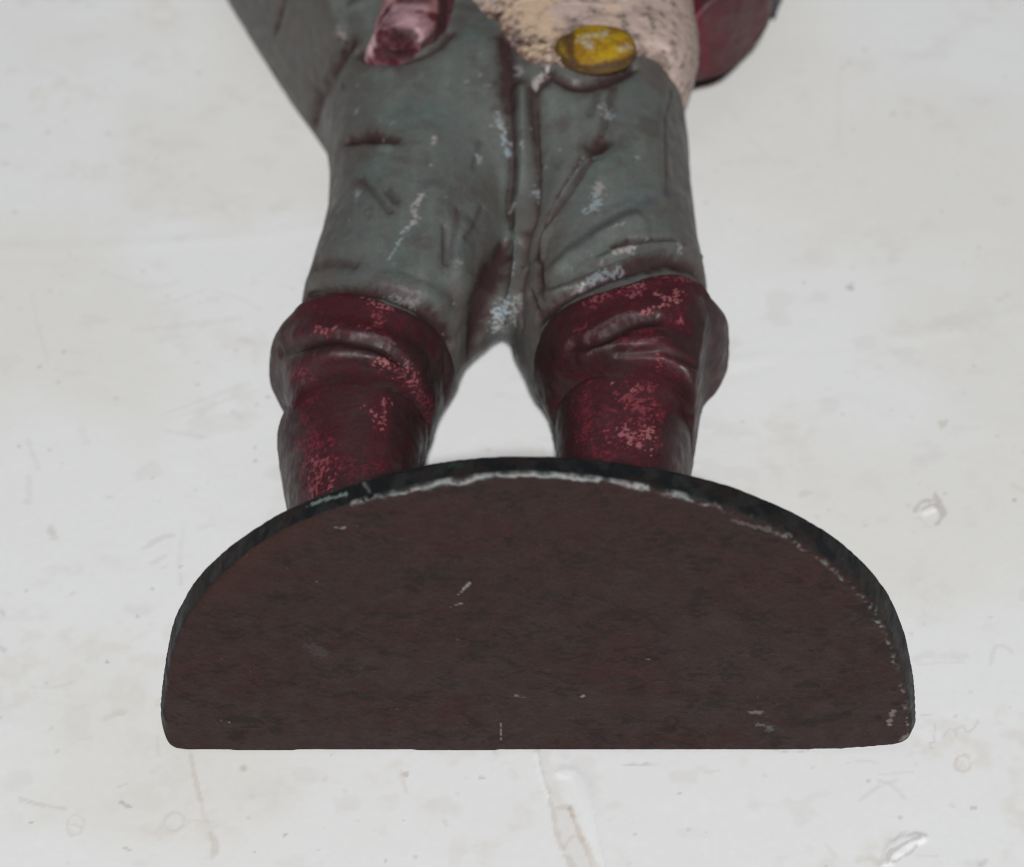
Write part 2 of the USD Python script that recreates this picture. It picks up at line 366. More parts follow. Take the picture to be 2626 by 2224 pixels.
for p, w, tn, s in ((((81, 748), (100, 840), (125, 935)), 5, (0.84, 0.79, 0.78), 0.5), (((395, 785), (450, 770), (530, 740)), 8, (0.86, 0.84, 0.82), 0.5), (((545, 745), (600, 760), (670, 795)), 8, (0.86, 0.84, 0.82), 0.5), (((340, 845), (430, 838), (600, 818)), 14, (0.88, 0.86, 0.83), 0.55), (((265, 700), (330, 716)), 16, (0.88, 0.88, 0.88), 0.5), (((355, 730), (400, 735), (455, 722)), 16, (0.88, 0.88, 0.88), 0.5), (((620, 870), (655, 882)), 10, (0.80, 0.78, 0.76), 0.5),
                    (((410, 1065), (520, 1025), (640, 980)), 8, (0.86, 0.85, 0.85), 0.5), (((1860, 270), (1920, 345), (1990, 428)), 7, (0.86, 0.82, 0.78), 0.5), (((2158, 150), (2152, 250), (2150, 370)), [5, 8, 14], (0.87, 0.85, 0.83), 0.55), (((2140, 375), (2165, 395)), 22, (0.88, 0.86, 0.84), 0.45), (((2560, 770), (2585, 755)), 9, (0.76, 0.74, 0.73), 0.5), (((2250, 730), (2330, 710)), 8, (0.87, 0.86, 0.85), 0.4), (((1600, 1960), (1690, 1959)), 5, (0.55, 0.55, 0.55), 0.6), (((1810, 1980), (1845, 1976)), 7, (0.82, 0.77, 0.76), 0.5),
                    (((1980, 1918), (2030, 1930), (2075, 1923)), 3.5, (0.5, 0.48, 0.47), 0.5), (((1228, 1993), (1240, 1994)), 5, (0.45, 0.45, 0.45), 0.5), (((1028, 1975), (1036, 2010), (1042, 2030)), 8, (0.86, 0.79, 0.70), 0.5), (((2270, 2010), (2300, 2000)), 9, (0.85, 0.78, 0.76), 0.4)):
    table_mark(p, w, tn, s, 0.5)
# creases pressed into the sheet
for p, r in ((((1330, 980), (1500, 960), (1900, 930), (2626, 800)), 0.05), (((0, 640), (700, 600), (900, 560)), 0.04), (((1875, 960), (2100, 900), (2300, 880)), -0.05)):
    q = on_z(densify(p), 0); m = stroke(TP, q, 5.0); zt += r * step01(m, 0, 1)
# flecks of dust
rng = np.random.default_rng(5)
fx, fy = rng.uniform(0, W, 260), rng.uniform(0, H, 260)
tree = cKDTree(TP[:, :2])
for q, s, tn in zip(on_z(np.stack([fx, fy], 1), 0), rng.uniform(0.15, 0.6, 260), rng.uniform(0.45, 0.8, 260)):
    k = tree.query_ball_point(q[:2], rng.uniform(0.2, 0.42))
    col[k] = mixc(col[k], PAPER * np.array([tn + 0.05, tn, tn - 0.03]), np.full(len(k), s))
TP[:, 2] = zt
TABLE = usdkit.material(stage, '/World/Looks/scuffed_white_laminate', {
    'a': ('attribute', {'attribute': 'paint'}), 'g': ('geometry', {}),
    'n': ('noise_texture', {'scale': 900.0, 'detail': 5.0, 'roughness': 0.7}),
    'r': ('map_range', {'from_min': 0.25, 'from_max': 0.75, 'to_min': 0.975, 'to_max': 1.02}),
    'vm': ('vector_math', {'math_type': 'scale'}),
    'b': ('bump', {'strength': 0.12, 'distance': 0.0001}),
    'p': ('principled_bsdf', {'roughness': 0.6, 'specular_ior_level': 0.25})},
    [('g.position', 'n.vector'), ('n.fac', 'r.value'), ('a.color', 'vm.vector1'), ('r.result', 'vm.scale'), ('vm.vector', 'p.base_color'), ('n.fac', 'b.height'), ('b.normal', 'p.normal')], surface='p.BSDF')
t = put('/World/table_surface', TP, TT, TABLE, col)
tag(t, 'scuffed white table surface with stains and a torn strip', None, None, 'structure')

# =================================================================== the figurine: solids
inf = np.inf
fig = UsdGeom.Xform.Define(stage, '/World/figurine')
tag(fig.GetPrim(), 'old painted cast iron figurine lying on its back, dark half-round base towards the camera', 'figurine')
FIG = '/World/figurine/'

leg_l = tube([(840, -260), (850, 0), (845, 150), (812, 290, 8), (797, 331, 3), (830, 416, 3), (845, 485, 5), (849, 530, 9), (842, 586, 12), (824, 640, 14), (807, 680, 15), (785, 733, 16), (771, 775, 16), (790, 850), (800, 1120)],
             [(1350, -260), (1350, 200), (1340, 500), (1330, 700), (1300, 862), (1250, 900), (1187, 962), (1090, 1060), (1050, 1130)], 13.0, [(-10, 13.5), (45, 14.0), (62, 15.5), (90, 17.5), (180, 18)], 2.3)
leg_r = tube([(1290, -260), (1295, 200), (1300, 500), (1300, 700), (1300, 862), (1312, 892), (1335, 960), (1405, 1040), (1460, 1130)],
             [(1700, -260), (1715, 100), (1732, 225), (1757, 359, 15), (1777, 497, 16), (1792, 600, 17), (1806, 657, 18), (1818, 727, 18), (1795, 830), (1750, 1130)], 13.0, [(-10, 13.5), (45, 14.0), (62, 15.5), (90, 17.5), (180, 18)], 2.3)
Y_KNEE = on_z([(1300, 1010)], 13.0)[0, 1]
def hips(X, Y, Z):
    return (np.sqrt(((X + 1) / 21.5) ** 2 + ((Y - 108) / 24.0) ** 2 + ((Z - 13) / 19.8) ** 2) - 1) * 19.8


trousers0 = lambda X, Y, Z: smin(smin(leg_l(X, Y, Z), leg_r(X, Y, Z), 5.0), hips(X, Y, Z), 6.0)
trousers_b = lambda X, Y, Z: smax(trousers0(X, Y, Z), Y_KNEE - Y, 1.0)


GAP = on_z(densify([(1096, 1700), (1086, 1300), (1096, 1182), (1110, 1142), (1116, 1106), (1128, 1075), (1171, 1007), (1187, 960), (1251, 896), (1278, 874), (1294, 869), (1306, 878), (1317, 921), (1345, 973), (1365, 1021), (1405, 1076), (1415, 1116), (1421, 1163), (1425, 1300), (1425, 1700)], 3), 0.0)


def make_gap():
    h = 0.2
    P = Polygon(GAP[:, :2]).buffer(0)
    xs, ys = np.arange(-30, 25, h), np.arange(-30, 90, h)
    A, B = np.meshgrid(xs, ys, indexing='ij')
    ins = contains_xy(P, A.ravel(), B.ravel()).reshape(A.shape)
    sd = (distance_transform_edt(~ins) - distance_transform_edt(ins)) * h + np.where(ins, h / 2, -h / 2)
    sd = gaussian_filter(sd, 1.2)

    def f(X, Y, Z):
        X, Y, Z = np.broadcast_arrays(np.asarray(X, float), np.asarray(Y, float), np.asarray(Z, float))
        # the legs are undercut: the opening leans back towards the hips as it goes down
        return np.maximum(map_coordinates(sd, [(X + 30) / h, (Y + 0.955 * Z + 30) / h], order=1, mode='nearest'), Z - 26)
    return f


gap = make_gap()
open_legs = lambda f: (lambda X, Y, Z: smax(f(X, Y, Z), -gap(X, Y, Z), 1.2))


def between(body, top=None, bottom=None, k=1.6, z=None, z_low=None):
    """The body cut along the photographed curves that run across it."""
    def edge(pts):
        # a third number gives the height at which a point of the curve is seen; else it lies on the body
        q = hit(body, [p[:2] for p in pts]) if z is None else on_z(pts, z)
        for i, p in enumerate(pts):
            if len(p) > 2: q[i] = on_z([p[:2]], p[2])[0]
        return curve(q[:, 0], q[:, 1])
    a, b = edge(top) if top is not None else None, edge(bottom) if bottom is not None else None

    def f(X, Y, Z):
        v = body(X, Y, Z)
        if a is not None: v = smax(v, (Y - a(X)) * 0.8, k)
        if b is not None: v = smax(v, (b(X) - Y) * 0.8, k)
        return v
    return f


hz_cuff = [(-10, 16.0), (30, 17.0), (50, 18.0), (75, 17.5)]
cuff_body_l = tube([(775, 700), (759, 773), (718, 829, 17), (690, 896, 16), (683, 944, 14), (689, 1007), (706, 1071), (716, 1200)], [(1172, 700), (1184, 850), (1187, 960), (1171, 1007), (1138, 1075), (1125, 1200)], 13.0, hz_cuff, 2.25, 0.45)
cuff_body_r = tube([(1352, 780), (1350, 930), (1362, 1010), (1382, 1060), (1395, 1200)], [(1808, 660), (1826, 727), (1851, 798, 17), (1875, 854, 16), (1886, 892, 14), (1886, 950), (1878, 1000), (1870, 1050), (1850, 1200)], 13.0, hz_cuff, 2.25, 0.45)
TOP_L = [(752, 780), (771, 761), (814, 742), (878, 734), (957, 750), (1017, 772), (1076, 797), (1116, 822), (1148, 862), (1171, 910), (1183, 950)]
BOT_L = [(695, 1035, 10), (727, 1071, 10), (748, 1015), (780, 955), (860, 918), (960, 928), (1040, 952), (1085, 1000), (1115, 1050), (1140, 1078, 10)]
TOP_R = [(1350, 915), (1369, 846), (1409, 800), (1472, 758), (1528, 737), (1607, 713), (1667, 694), (1746, 690), (1798, 712), (1824, 746)]
BOT_R = [(1365, 1035, 10), (1400, 1000), (1440, 942), (1508, 910), (1600, 902), (1680, 910), (1740, 940), (1782, 985), (1808, 1012, 12), (1841, 985, 12), (1868, 950, 12), (1892, 910, 12)]
cuff_l, cuff_r = between(cuff_body_l, TOP_L, BOT_L, 2.2), between(cuff_body_r, TOP_R, BOT_R, 2.2)
shaft_l = tube([(745, 900), (732, 1060), (719, 1094), (712, 1142), (719, 1206), (731, 1269), (737, 1301), (748, 1420), (752, 1700)], [(1150, 900), (1135, 1060), (1116, 1106), (1110, 1142), (1096, 1182), (1088, 1300), (1085, 1700)], 12.0, [(-10, 13), (20, 13), (40, 13.5), (70, 14)], 2.4)
shaft_r = tube([(1372, 900), (1385, 1040), (1405, 1076), (1415, 1116), (1421, 1163), (1425, 1300), (1425, 1700)], [(1800, 900), (1792, 1021), (1789, 1076), (1783, 1136), (1771, 1187), (1768, 1211), (1757, 1300), (1750, 1700)], 12.0, [(-10, 13), (20, 13), (40, 13.5), (70, 14)], 2.7)


def boot(shaft, cuff_body, x_foot, top):
    y1 = hit(cuff_body, [top])[0, 1] - 3

    def f(X, Y, Z):
        v = smax(shaft(X, Y, Z), Y - y1, 1.5)
        e = (np.sqrt(((X - x_foot) / 11.5) ** 2 + ((Y - 3.0) / 10.0) ** 2 + ((Z - 24) / 17.0) ** 2) - 1) * 10
        return smax(smin(v, e, 4.0), 2.6 - Y, 0.6)
    return f


boot_l, boot_r = boot(shaft_l, cuff_body_l, -23.0, (930, 860)), boot(shaft_r, cuff_body_r, 12.0, (1600, 840))

coat = tube([(380, -260), (558, 0), (654, 150), (716, 239), (797, 337), (840, 388), (884, 445), (915, 540)], [(1010, -260, 26), (990, 0, 26), (950, 90, 26), (890, 172, 26), (835, 262, 24), (806, 330, 20)], 10.0, [(78, 2), (90, 8), (100, 13), (120, 18), (180, 20)], 2.2, seen=3.0, ends=True)
shirt_body = tube([(1120, -260), (1130, 0), (1140, 260)], [(1768, -260), (1777, 0), (1790, 120), (1797, 196), (1798, 300)], 17.0, [(60, 16.8), (110, 17.2), (180, 18)], 2.5, 0.2)
HEM = [(1130, 18), (1200, 32), (1262, 58), (1295, 100), (1330, 140), (1372, 155), (1430, 152), (1500, 156), (1570, 150), (1620, 120), (1650, 105), (1690, 112), (1720, 135), (1745, 142), (1770, 132), (1796, 105)]
shirt = between(shirt_body, None, HEM, 1.2)
sash = tube([(985, -200), (974, 0), (955, 50), (943, 88), (933, 108), (962, 126), (1000, 136)], [(1180, -200), (1170, 0), (1162, 50), (1131, 92), (1085, 112), (1050, 128), (1020, 136)], 28.0, [(90, 4.5), (100, 6.3), (106, 7.2), (150, 8)], 2.0, 0.4, seen=32.0, ends=True)
flap_body = tube([(1730, -260), (1740, 0), (1745, 260)], [(2010, -260), (1985, 0), (1982, 260)], 15.0, [(60, 11.0), (180, 13)], 2.6, 0.3)
flap = between(flap_body, None, [(1740, 232), (1796, 198), (1855, 176), (1918, 124), (1968, 80), (1990, 36)], 1.2, z=12.0)
cuffbit = tube([(1940, -260), (1965, -20), (1972, 20), (1985, 36)], [(2090, -260), (2014, -2), (2003, 16), (1991, 36)], 9.0, 7.0, 2.2, 0.7, seen=4.0, ends=True)
buckle_c = hit(shirt_body, [(1538, 128)])[0]
kn_c = hit(shirt_body, [(1448, 150)])[0]


def blob(c, rx, ry, rz, tilt=0.0):
    ca, sa = math.cos(tilt), math.sin(tilt)

    def f(X, Y, Z):
        dx, dy, dz = X - c[0], Y - c[1], Z - c[2]
        # the oval lies on the cloth: its short axis looks up and a little towards the feet
        u, w = ca * dx + sa * dy, -sa * dx + ca * dy
        return (np.sqrt((u / rx) ** 2 + (w / ry) ** 2 + (dz / rz) ** 2) - 1) * min(rx, ry, rz)
    return f


buckle = blob(buckle_c + [-0.5, 0.6, -0.5], 6.3, 5.3, 2.2, 0.1)
Y_TOP = 190.0
torso_end = lambda f: (lambda X, Y, Z: smax(f(X, Y, Z), Y - Y_TOP, 6.0))
coat, shirt, flap, cuffbit, sash = map(torso_end, (coat, shirt, flap, cuffbit, sash))
trousers = open_legs(trousers_b)
trousers_c = lambda X, Y, Z: smax(trousers(X, Y, Z), Y - 140.0, 3.0)
cuff_l, cuff_r, boot_l, boot_r = map(open_legs, (cuff_l, cuff_r, boot_l, boot_r))

# --- base plate: underside outline at y = 0, outer outline at y = 3.4
BT, Y0 = 3.4, -0.45      # the slab's back and its underside
inner_px = crop([(0, 212), (370, 242), (560, 282), (750, 322), (1000, 392), (1200, 482), (1420, 610), (1560, 720), (1690, 860), (1760, 1000), (1820, 1150), (1850, 1300), (1866, 1450), (1856, 1505)], 1350, 1100, 1.894) + [(2300, 1911)] + \
    [(2143, 1916), (1765, 1919), (1437, 1926), (1135, 1928), (882, 1922), (656, 1929), (560, 1926)] + [(445, 1919)] + crop([(152, 1560), (136, 1450), (150, 1300), (172, 1150), (206, 1050), (272, 905), (400, 762), (560, 602), (700, 520), (820, 458), (1100, 370), (1400, 292), (1700, 240)], 350, 1100, 1.96)
outer_px = crop([(0, 120), (240, 130), (500, 160), (800, 210), (1000, 270), (1280, 380), (1520, 520), (1700, 690), (1810, 870), (1860, 1050), (1890, 1250), (1895, 1430), (1880, 1500)], 1350, 1100, 1.894) + [(2320, 1909)] + \
    [(434, 1918)] + crop([(130, 1530), (118, 1400), (125, 1300), (160, 1050), (200, 900), (300, 730), (480, 560), (740, 400), (900, 330), (1200, 230), (1500, 155), (1800, 130)], 350, 1100, 1.96)


def outline_field(px, y):
    q = on_y(px, y); poly = q[:, [0, 2]].copy()
    low = poly[:, 1] < 1.2
    poly[low, 1] = np.clip(poly[low, 1], 0.0, 0.4) if y == Y0 else 0.1
    # round the corners between measured points
    c = np.vstack([poly, poly[:1]])
    t = np.concatenate([[0], np.cumsum(np.linalg.norm(np.diff(c, axis=0), axis=1))]); n = int(t[-1] / 0.25)
    s = np.linspace(0, t[-1], n, endpoint=False)
    d = np.stack([np.interp(s, t, c[:, k]) for k in range(2)], 1)
    sharp, soft = (np.stack([gaussian_filter1d(d[:, k], g, mode='wrap') for k in range(2)], 1) for g in (3.0, 13.0))
    d = sharp + (soft - sharp) * step01(sharp[:, 1], 6, 14)[:, None]
    P = Polygon(d).buffer(0)
    h = 0.2
    xs, zs = np.arange(-60, 60, h), np.arange(-6, 70, h)
    A, B = np.meshgrid(xs, zs, indexing='ij')
    ins = contains_xy(P, A.ravel(), B.ravel()).reshape(A.shape)
    sd = (distance_transform_edt(~ins) - distance_transform_edt(ins)) * h
    sd += np.where(ins, h / 2, -h / 2)
    sd = gaussian_filter(sd, 1.2)
    return lambda X, Z: map_coordinates(sd, [(X + 60) / h, (Z + 6) / h], order=1, mode='nearest')


f_in, f_out = outline_field(inner_px, Y0), outline_field(outer_px, BT)


def base(X, Y, Z):
    X, Y, Z = np.broadcast_arrays(np.asarray(X, float), np.asarray(Y, float), np.asarray(Z, float))
    u = np.clip((Y - Y0) / (BT - Y0), -0.5, 1.4)
    u = np.where(u > 0, np.clip(u, 0, 1) ** 0.75, u)
    side = f_in(X, Z) * (1 - np.clip(u, 0, 1)) + f_out(X, Z) * np.clip(u, 0, 1)
    return smax(smax(side, Y0 - Y, 0.6), Y - BT, 0.7)


# =================================================================== the figurine: paint
GREEN, GREEN_L, GREEN_D = np.array([0.106, 0.115, 0.109]), np.array([0.132, 0.147, 0.138]), np.array([0.088, 0.087, 0.083])
WASH = np.array([0.040, 0.021, 0.021])
CHALK = np.array([0.34, 0.355, 0.37])
r3 = lambda *p: crop(p, 500, 0, 1.302)
PXMM = 17.0


def strokes_on(P, body, table, wide=1.9):
    """Each row: points, width in px of the photograph, strength. Returns (mask per row)."""
    for pts, w, s in table:
        q = hit(body, densify(pts) if len(pts) > 1 else pts)
        ww = np.asarray(w, float) / PXMM
        if np.ndim(ww): ww = np.interp(np.linspace(0, 1, len(q)), np.linspace(0, 1, len(ww)), ww)
        yield stroke(P, q, ww * wide), s


CREASES = [  # carved folds that keep the dark ground coat
    (r3((512, 150), (460, 235), (412, 330), (388, 420)), [36, 46, 42, 18], 1.0),
    (r3((505, 466), (560, 456), (610, 458), (665, 466)), [22, 36, 36, 20], 1.0),
    (r3((300, -40), (282, 40), (262, 108)), [12, 18, 12], 1.0),
    (r3((555, 592), (600, 645), (650, 705)), 13, 0.4), (r3((640, 632), (672, 668)), 18, 0.45),
    (r3((1030, 110), (1040, 200), (1045, 300), (1052, 360)), [30, 40, 46, 26], 1.0),
    (r3((1052, 360), (1060, 460), (1062, 560), (1050, 690), (1062, 765)), [22, 16, 14, 12, 10], 0.75),
    (r3((1180, 255), (1130, 318), (1136, 440), (1142, 560), (1136, 700), (1112, 790), (1096, 880)), [24, 22, 14, 14, 12, 14, 12], 0.85),
    (r3((1040, 815), (1005, 900), (965, 1000), (940, 1110), (930, 1190)), [24, 52, 62, 48, 28], 1.0),
    (r3((1105, 890), (1085, 1000), (1090, 1090)), 12, 0.7), (r3((1120, 980), (1150, 1060)), 12, 0.5),
    (r3((1400, 280), (1372, 390), (1345, 480)), 16, 0.45), (r3((1358, 470), (1335, 490)), 36, 1.0),
    (r3((1335, 490), (1280, 545), (1232, 620), (1180, 720), (1145, 820), (1150, 960)), [22, 13, 12, 12, 18, 20], 0.75),
    (r3((1330, 530), (1250, 640), (1170, 770)), 9, 0.6),
    (r3((1400, 822), (1462, 803), (1505, 803)), [8, 14, 8], 1.0), (r3((1530, 800), (1600, 800), (1622, 815)), 9, 0.7),
    (r3((1150, 1060), (1230, 992), (1310, 948), (1450, 896), (1570, 872), (1650, 890), (1712, 960)), [30, 30, 28, 30, 34, 28, 18], 1.0),
    (r3((350, 1000), (470, 962), (590, 968), (720, 1008), (800, 1068), (850, 1150)), [10, 18, 26, 30, 32, 30], 1.0),
    (r3((830, 760), (836, 880)), [10, 16], 0.4), (r3((400, 890), (460, 872), (530, 880)), 24, 0.5), (r3((740, 1000), (790, 1035)), 24, 0.5),
    (r3((1180, 235), (1290, 285), (1400, 258), (1470, 225)), [22, 28, 30, 14], 0.95), (r3((1590, 300), (1565, 430), (1570, 650)), 9, 0.3), (r3((545, 175), (600, 200), (680, 202), (760, 180), (850, 110)), 22, 0.7),
    (r3((1350, 300), (1320, 380)), 14, 0.35), (r3((955, 470), (930, 560)), 9, 0.25), (r3((880, 700), (860, 800), (850, 860)), 10, 0.3), (r3((960, 690), (930, 760), (900, 800)), 12, 0.25)]
FOLDS_DARK = [(r3((1640, 620), (1500, 672), (1370, 745), (1280, 830)), 28, 0.55), (r3((1450, 660), (1380, 700)), 22, 0.4), (r3((980, 720), (930, 790), (880, 850)), 26, 0.35), (r3((250, 200), (300, 300), (370, 400)), 40, 0.3), (r3((420, 520), (470, 640), (470, 760)), 60, 0.3), (r3((1610, 320), (1650, 560), (1690, 800)), 40, 0.35)]  # soft blue-grey fold shadow painted into the colour, plus darker flank zones
CHIPS = [  # paint rubbed to a pale undercoat
    (r3((1010, 385), (1030, 450), (1046, 515)), 22, 0.75), (r3((1350, 625), (1335, 680), (1320, 700)), 34, 0.6), (r3((760, 660), (735, 700), (735, 745)), 24, 0.8), (r3((735, 745), (690, 778)), 14, 0.8), (r3((690, 800), (650, 865)), 12, 0.5), (r3((800, 465), (790, 485)), 22, 0.9), (r3((785, 550), (790, 552)), 12, 0.7),
    (r3((940, 515), (950, 545)), 22, 0.6), (r3((540, 372), (541, 376)), 20, 0.95), (r3((1075, 690), (1076, 697)), 26, 1.3), (r3((1045, 1010), (1015, 1050), (1010, 1090)), 40, 1.0), (r3((1065, 1040), (1070, 1080)), 24, 0.8), (r3((1395, 850), (1450, 832)), 26, 0.75), (r3((1285, 955), (1350, 920), (1420, 900)), 26, 0.5), (r3((1130, 280), (1175, 225)), 20, 0.9),
    (r3((1365, 365), (1380, 385)), 34, 0.55), (r3((1132, 630), (1138, 660)), 18, 0.6), (r3((1475, 525), (1477, 535)), 18, 0.8), (r3((1300, 520), (1250, 600)), 18, 0.4), (r3((1440, 750), (1380, 775)), 9, 0.6), (r3((1612, 825), (1620, 840)), 20, 0.6), (r3((540, 635), (545, 660)), 18, 0.55), (r3((1100, 490), (1102, 500)), 14, 0.6), (r3((1070, 780), (1072, 860), (1065, 940)), 9, 0.5), (r3((495, 120), (470, 100)), 30, 0.4), (r3((1075, 215), (1085, 240)), 26, 0.5), (r3((870, 890), (880, 880)), 20, 0.5), (r3((650, 985), (740, 1010)), 30, 0.3)]


def paint_cloth(P, N, body, seed):
    n1, n2, n3 = fb(P, 1 / 9.0, seed), fb(P, 1 / 1.6, seed + 1), fb(P, 1 / 0.42, seed + 2, 2)
    streak = fb(P, 1 / 2.2, seed + 3, 4, (1.6, 0.22, 0.6))
    c = np.tile(GREEN, (len(P), 1))
    c = mixc(c, GREEN_L, step01(n1 * 0.5 + streak * 0.5, 0.45, 0.66) * 0.8)
    c = mixc(c, GREEN_D, step01(n2, 0.5, 0.72) * 0.6)
    c = mixc(c, [0.075, 0.058, 0.054], step01(fb(P, 1 / 4.0, seed + 7, 5), 0.56, 0.72) * 0.5)
    c = mixc(c, [0.085, 0.14, 0.125], step01(fb(P, 1 / 6.0, seed + 9, 4, (1.2, 0.7, 1)), 0.56, 0.75) * 0.3)
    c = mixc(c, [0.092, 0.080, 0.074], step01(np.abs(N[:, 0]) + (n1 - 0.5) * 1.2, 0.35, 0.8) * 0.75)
    depth = np.zeros(len(P)); wash = np.zeros(len(P))
    for m, s in strokes_on(P, body, CREASES):
        k = step01(m + ((n2 - 0.5) * 0.9 + (n3 - 0.5) * 0.5) * (m > 0), 0.08, 0.80) * s
        wash = np.maximum(wash, k); depth = np.maximum(depth, step01(m, 0, 0.9) * s)
    haze = np.zeros(len(P))
    for m, s in strokes_on(P, body, CREASES, 4.6): haze = np.maximum(haze, step01(m + (n2 - 0.5) * 0.5 * (m > 0), 0.1, 1.0) * s)
    c = mixc(c, [0.062, 0.046, 0.044], haze * 0.72)
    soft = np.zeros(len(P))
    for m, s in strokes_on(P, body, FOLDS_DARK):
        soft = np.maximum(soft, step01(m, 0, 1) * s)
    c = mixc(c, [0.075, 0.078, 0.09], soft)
    c = mixc(c, WASH, np.clip(wash, 0, 1) * 0.95)
    chip = np.zeros(len(P))
    for m, s in strokes_on(P, body, CHIPS, 1.5):
        chip = np.maximum(chip, step01(m * 1.0 + (n3 - 0.5) * 2.2 * (m > 0) + (n2 - 0.5) * 0.8 * (m > 0), 0.38, 1.0) * s)
    # scattered nicks
    nick = step01(fb(P, 1 / 0.7, seed + 11, 2), 0.80, 0.88) * step01(fb(P, 1 / 7.0, seed + 12), 0.45, 0.62)
    hue = fb(P, 1 / 2.5, seed + 13, 2)
    chalk = mixc(np.tile(CHALK, (len(P), 1)), [0.30, 0.40, 0.46], step01(hue, 0.5, 0.7) * 0.6)
    chalk = mixc(chalk, [0.42, 0.33, 0.31], step01(hue, 0.46, 0.32) * 0.6)
    c = mixc(c, chalk, np.clip(chip, 0, 1) * 0.9)
    c = mixc(c, chalk * 0.75, nick * 0.7)
    relief = -0.7 * depth * (1 - 0.4 * soft) - 0.45 * haze - 0.25 * soft + 0.16 * (streak - 0.5) + 0.14 * (n2 - 0.5) + 0.25 * (n1 - 0.5) - 0.05 * (chip > 0.4)
    return c, relief


# folds that stand up from the trousers: fly flap, hem rolls
RIDGES = [(r3((1090, 300), (1095, 420), (1098, 560), (1090, 700), (1080, 800)), 40, 0.9), (r3((1180, 985), (1290, 945), (1420, 890), (1560, 845)), 24, 0.5), (r3((1360, 870), (1450, 835), (1600, 815), (1680, 860)), 24, 0.5), (r3((1310, 540), (1200, 700), (1150, 860)), 26, 0.55), (r3((1470, 730), (1330, 800), (1220, 890)), 40, 0.5), (r3((1560, 300), (1540, 450), (1560, 640)), 60, 0.4),
          (r3((640, 940), (740, 960), (820, 1010)), 50, 0.4), (r3((800, 640), (790, 780), (760, 900)), 60, 0.5), (r3((1075, 830), (1060, 960), (1030, 1070)), 22, 0.7), (r3((900, 760), (880, 860), (900, 980)), 50, 0.4), (r3((560, 480), (640, 490)), 30, 0.3)]


def raise_by(P, body, table):
    out = np.zeros(len(P))
    for m, s in strokes_on(P, body, table): out = np.maximum(out, step01(m, 0, 1) * s)
    return out


def finish(path, f, lo, hi, step, mat, painter, label=None, fine=True):
    P, T, N = solid(f, lo, hi, step, fine)
    c, relief = painter(P, N)
    low = step01(P[:, 2], 0.0, 1.0)
    P = P + N * (relief * low)[:, None]
    prim = put(path, P, T, mat, c)
    if label: tag(prim, label)
    return prim


def pt_trousers(P, N):
    c, r = paint_cloth(P, N, trousers, 100)
    return c, r + 1.35 * raise_by(P, trousers, RIDGES)


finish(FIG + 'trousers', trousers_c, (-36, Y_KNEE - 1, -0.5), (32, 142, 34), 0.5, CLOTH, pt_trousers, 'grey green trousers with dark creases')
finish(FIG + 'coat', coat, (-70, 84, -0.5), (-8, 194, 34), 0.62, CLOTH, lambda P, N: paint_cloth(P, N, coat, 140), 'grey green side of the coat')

RED_D, RED, RED_B, ROSE = np.array([0.038, 0.0170, 0.0190]), np.array([0.066, 0.0135, 0.020]), np.array([0.21, 0.026, 0.042]), np.array([0.38, 0.15, 0.16])
cl = lambda *p: crop(p, 600, 650, 2.52)
cr = lambda *p: crop(p, 1250, 600, 2.52)
RED_ZONES = [(cl((480, 330), (700, 330), (960, 380)), 150, 0.9), (cl((930, 340), (920, 480)), 60, 1.0), (cl((380, 780), (560, 720), (760, 720)), 40, 0.6), (cl((940, 960), (930, 1200), (920, 1380)), 50, 0.9), (cl((500, 860), (520, 1200), (520, 1520)), 90, 0.55), (cl((600, 1000), (760, 1350)), 130, 0.4), (cl((1000, 700), (1150, 850)), 60, 0.5),
             (cr((660, 520), (850, 430), (1100, 350), (1260, 330)), 110, 1.0), (cr((1180, 420), (1210, 580)), 70, 1.0), (cr((560, 680), (700, 640)), 50, 0.5), (cr((1100, 800), (1020, 1000), (960, 1200), (900, 1380)), 120, 1.0), (cr((660, 1020), (690, 1200), (700, 1380)), 110, 0.7), (cr((880, 690), (1090, 680)), 40, 0.7), (cr((440, 620), (600, 760)), 60, 0.4), (cr((1350, 350), (1300, 300)), 60, 0.4)]
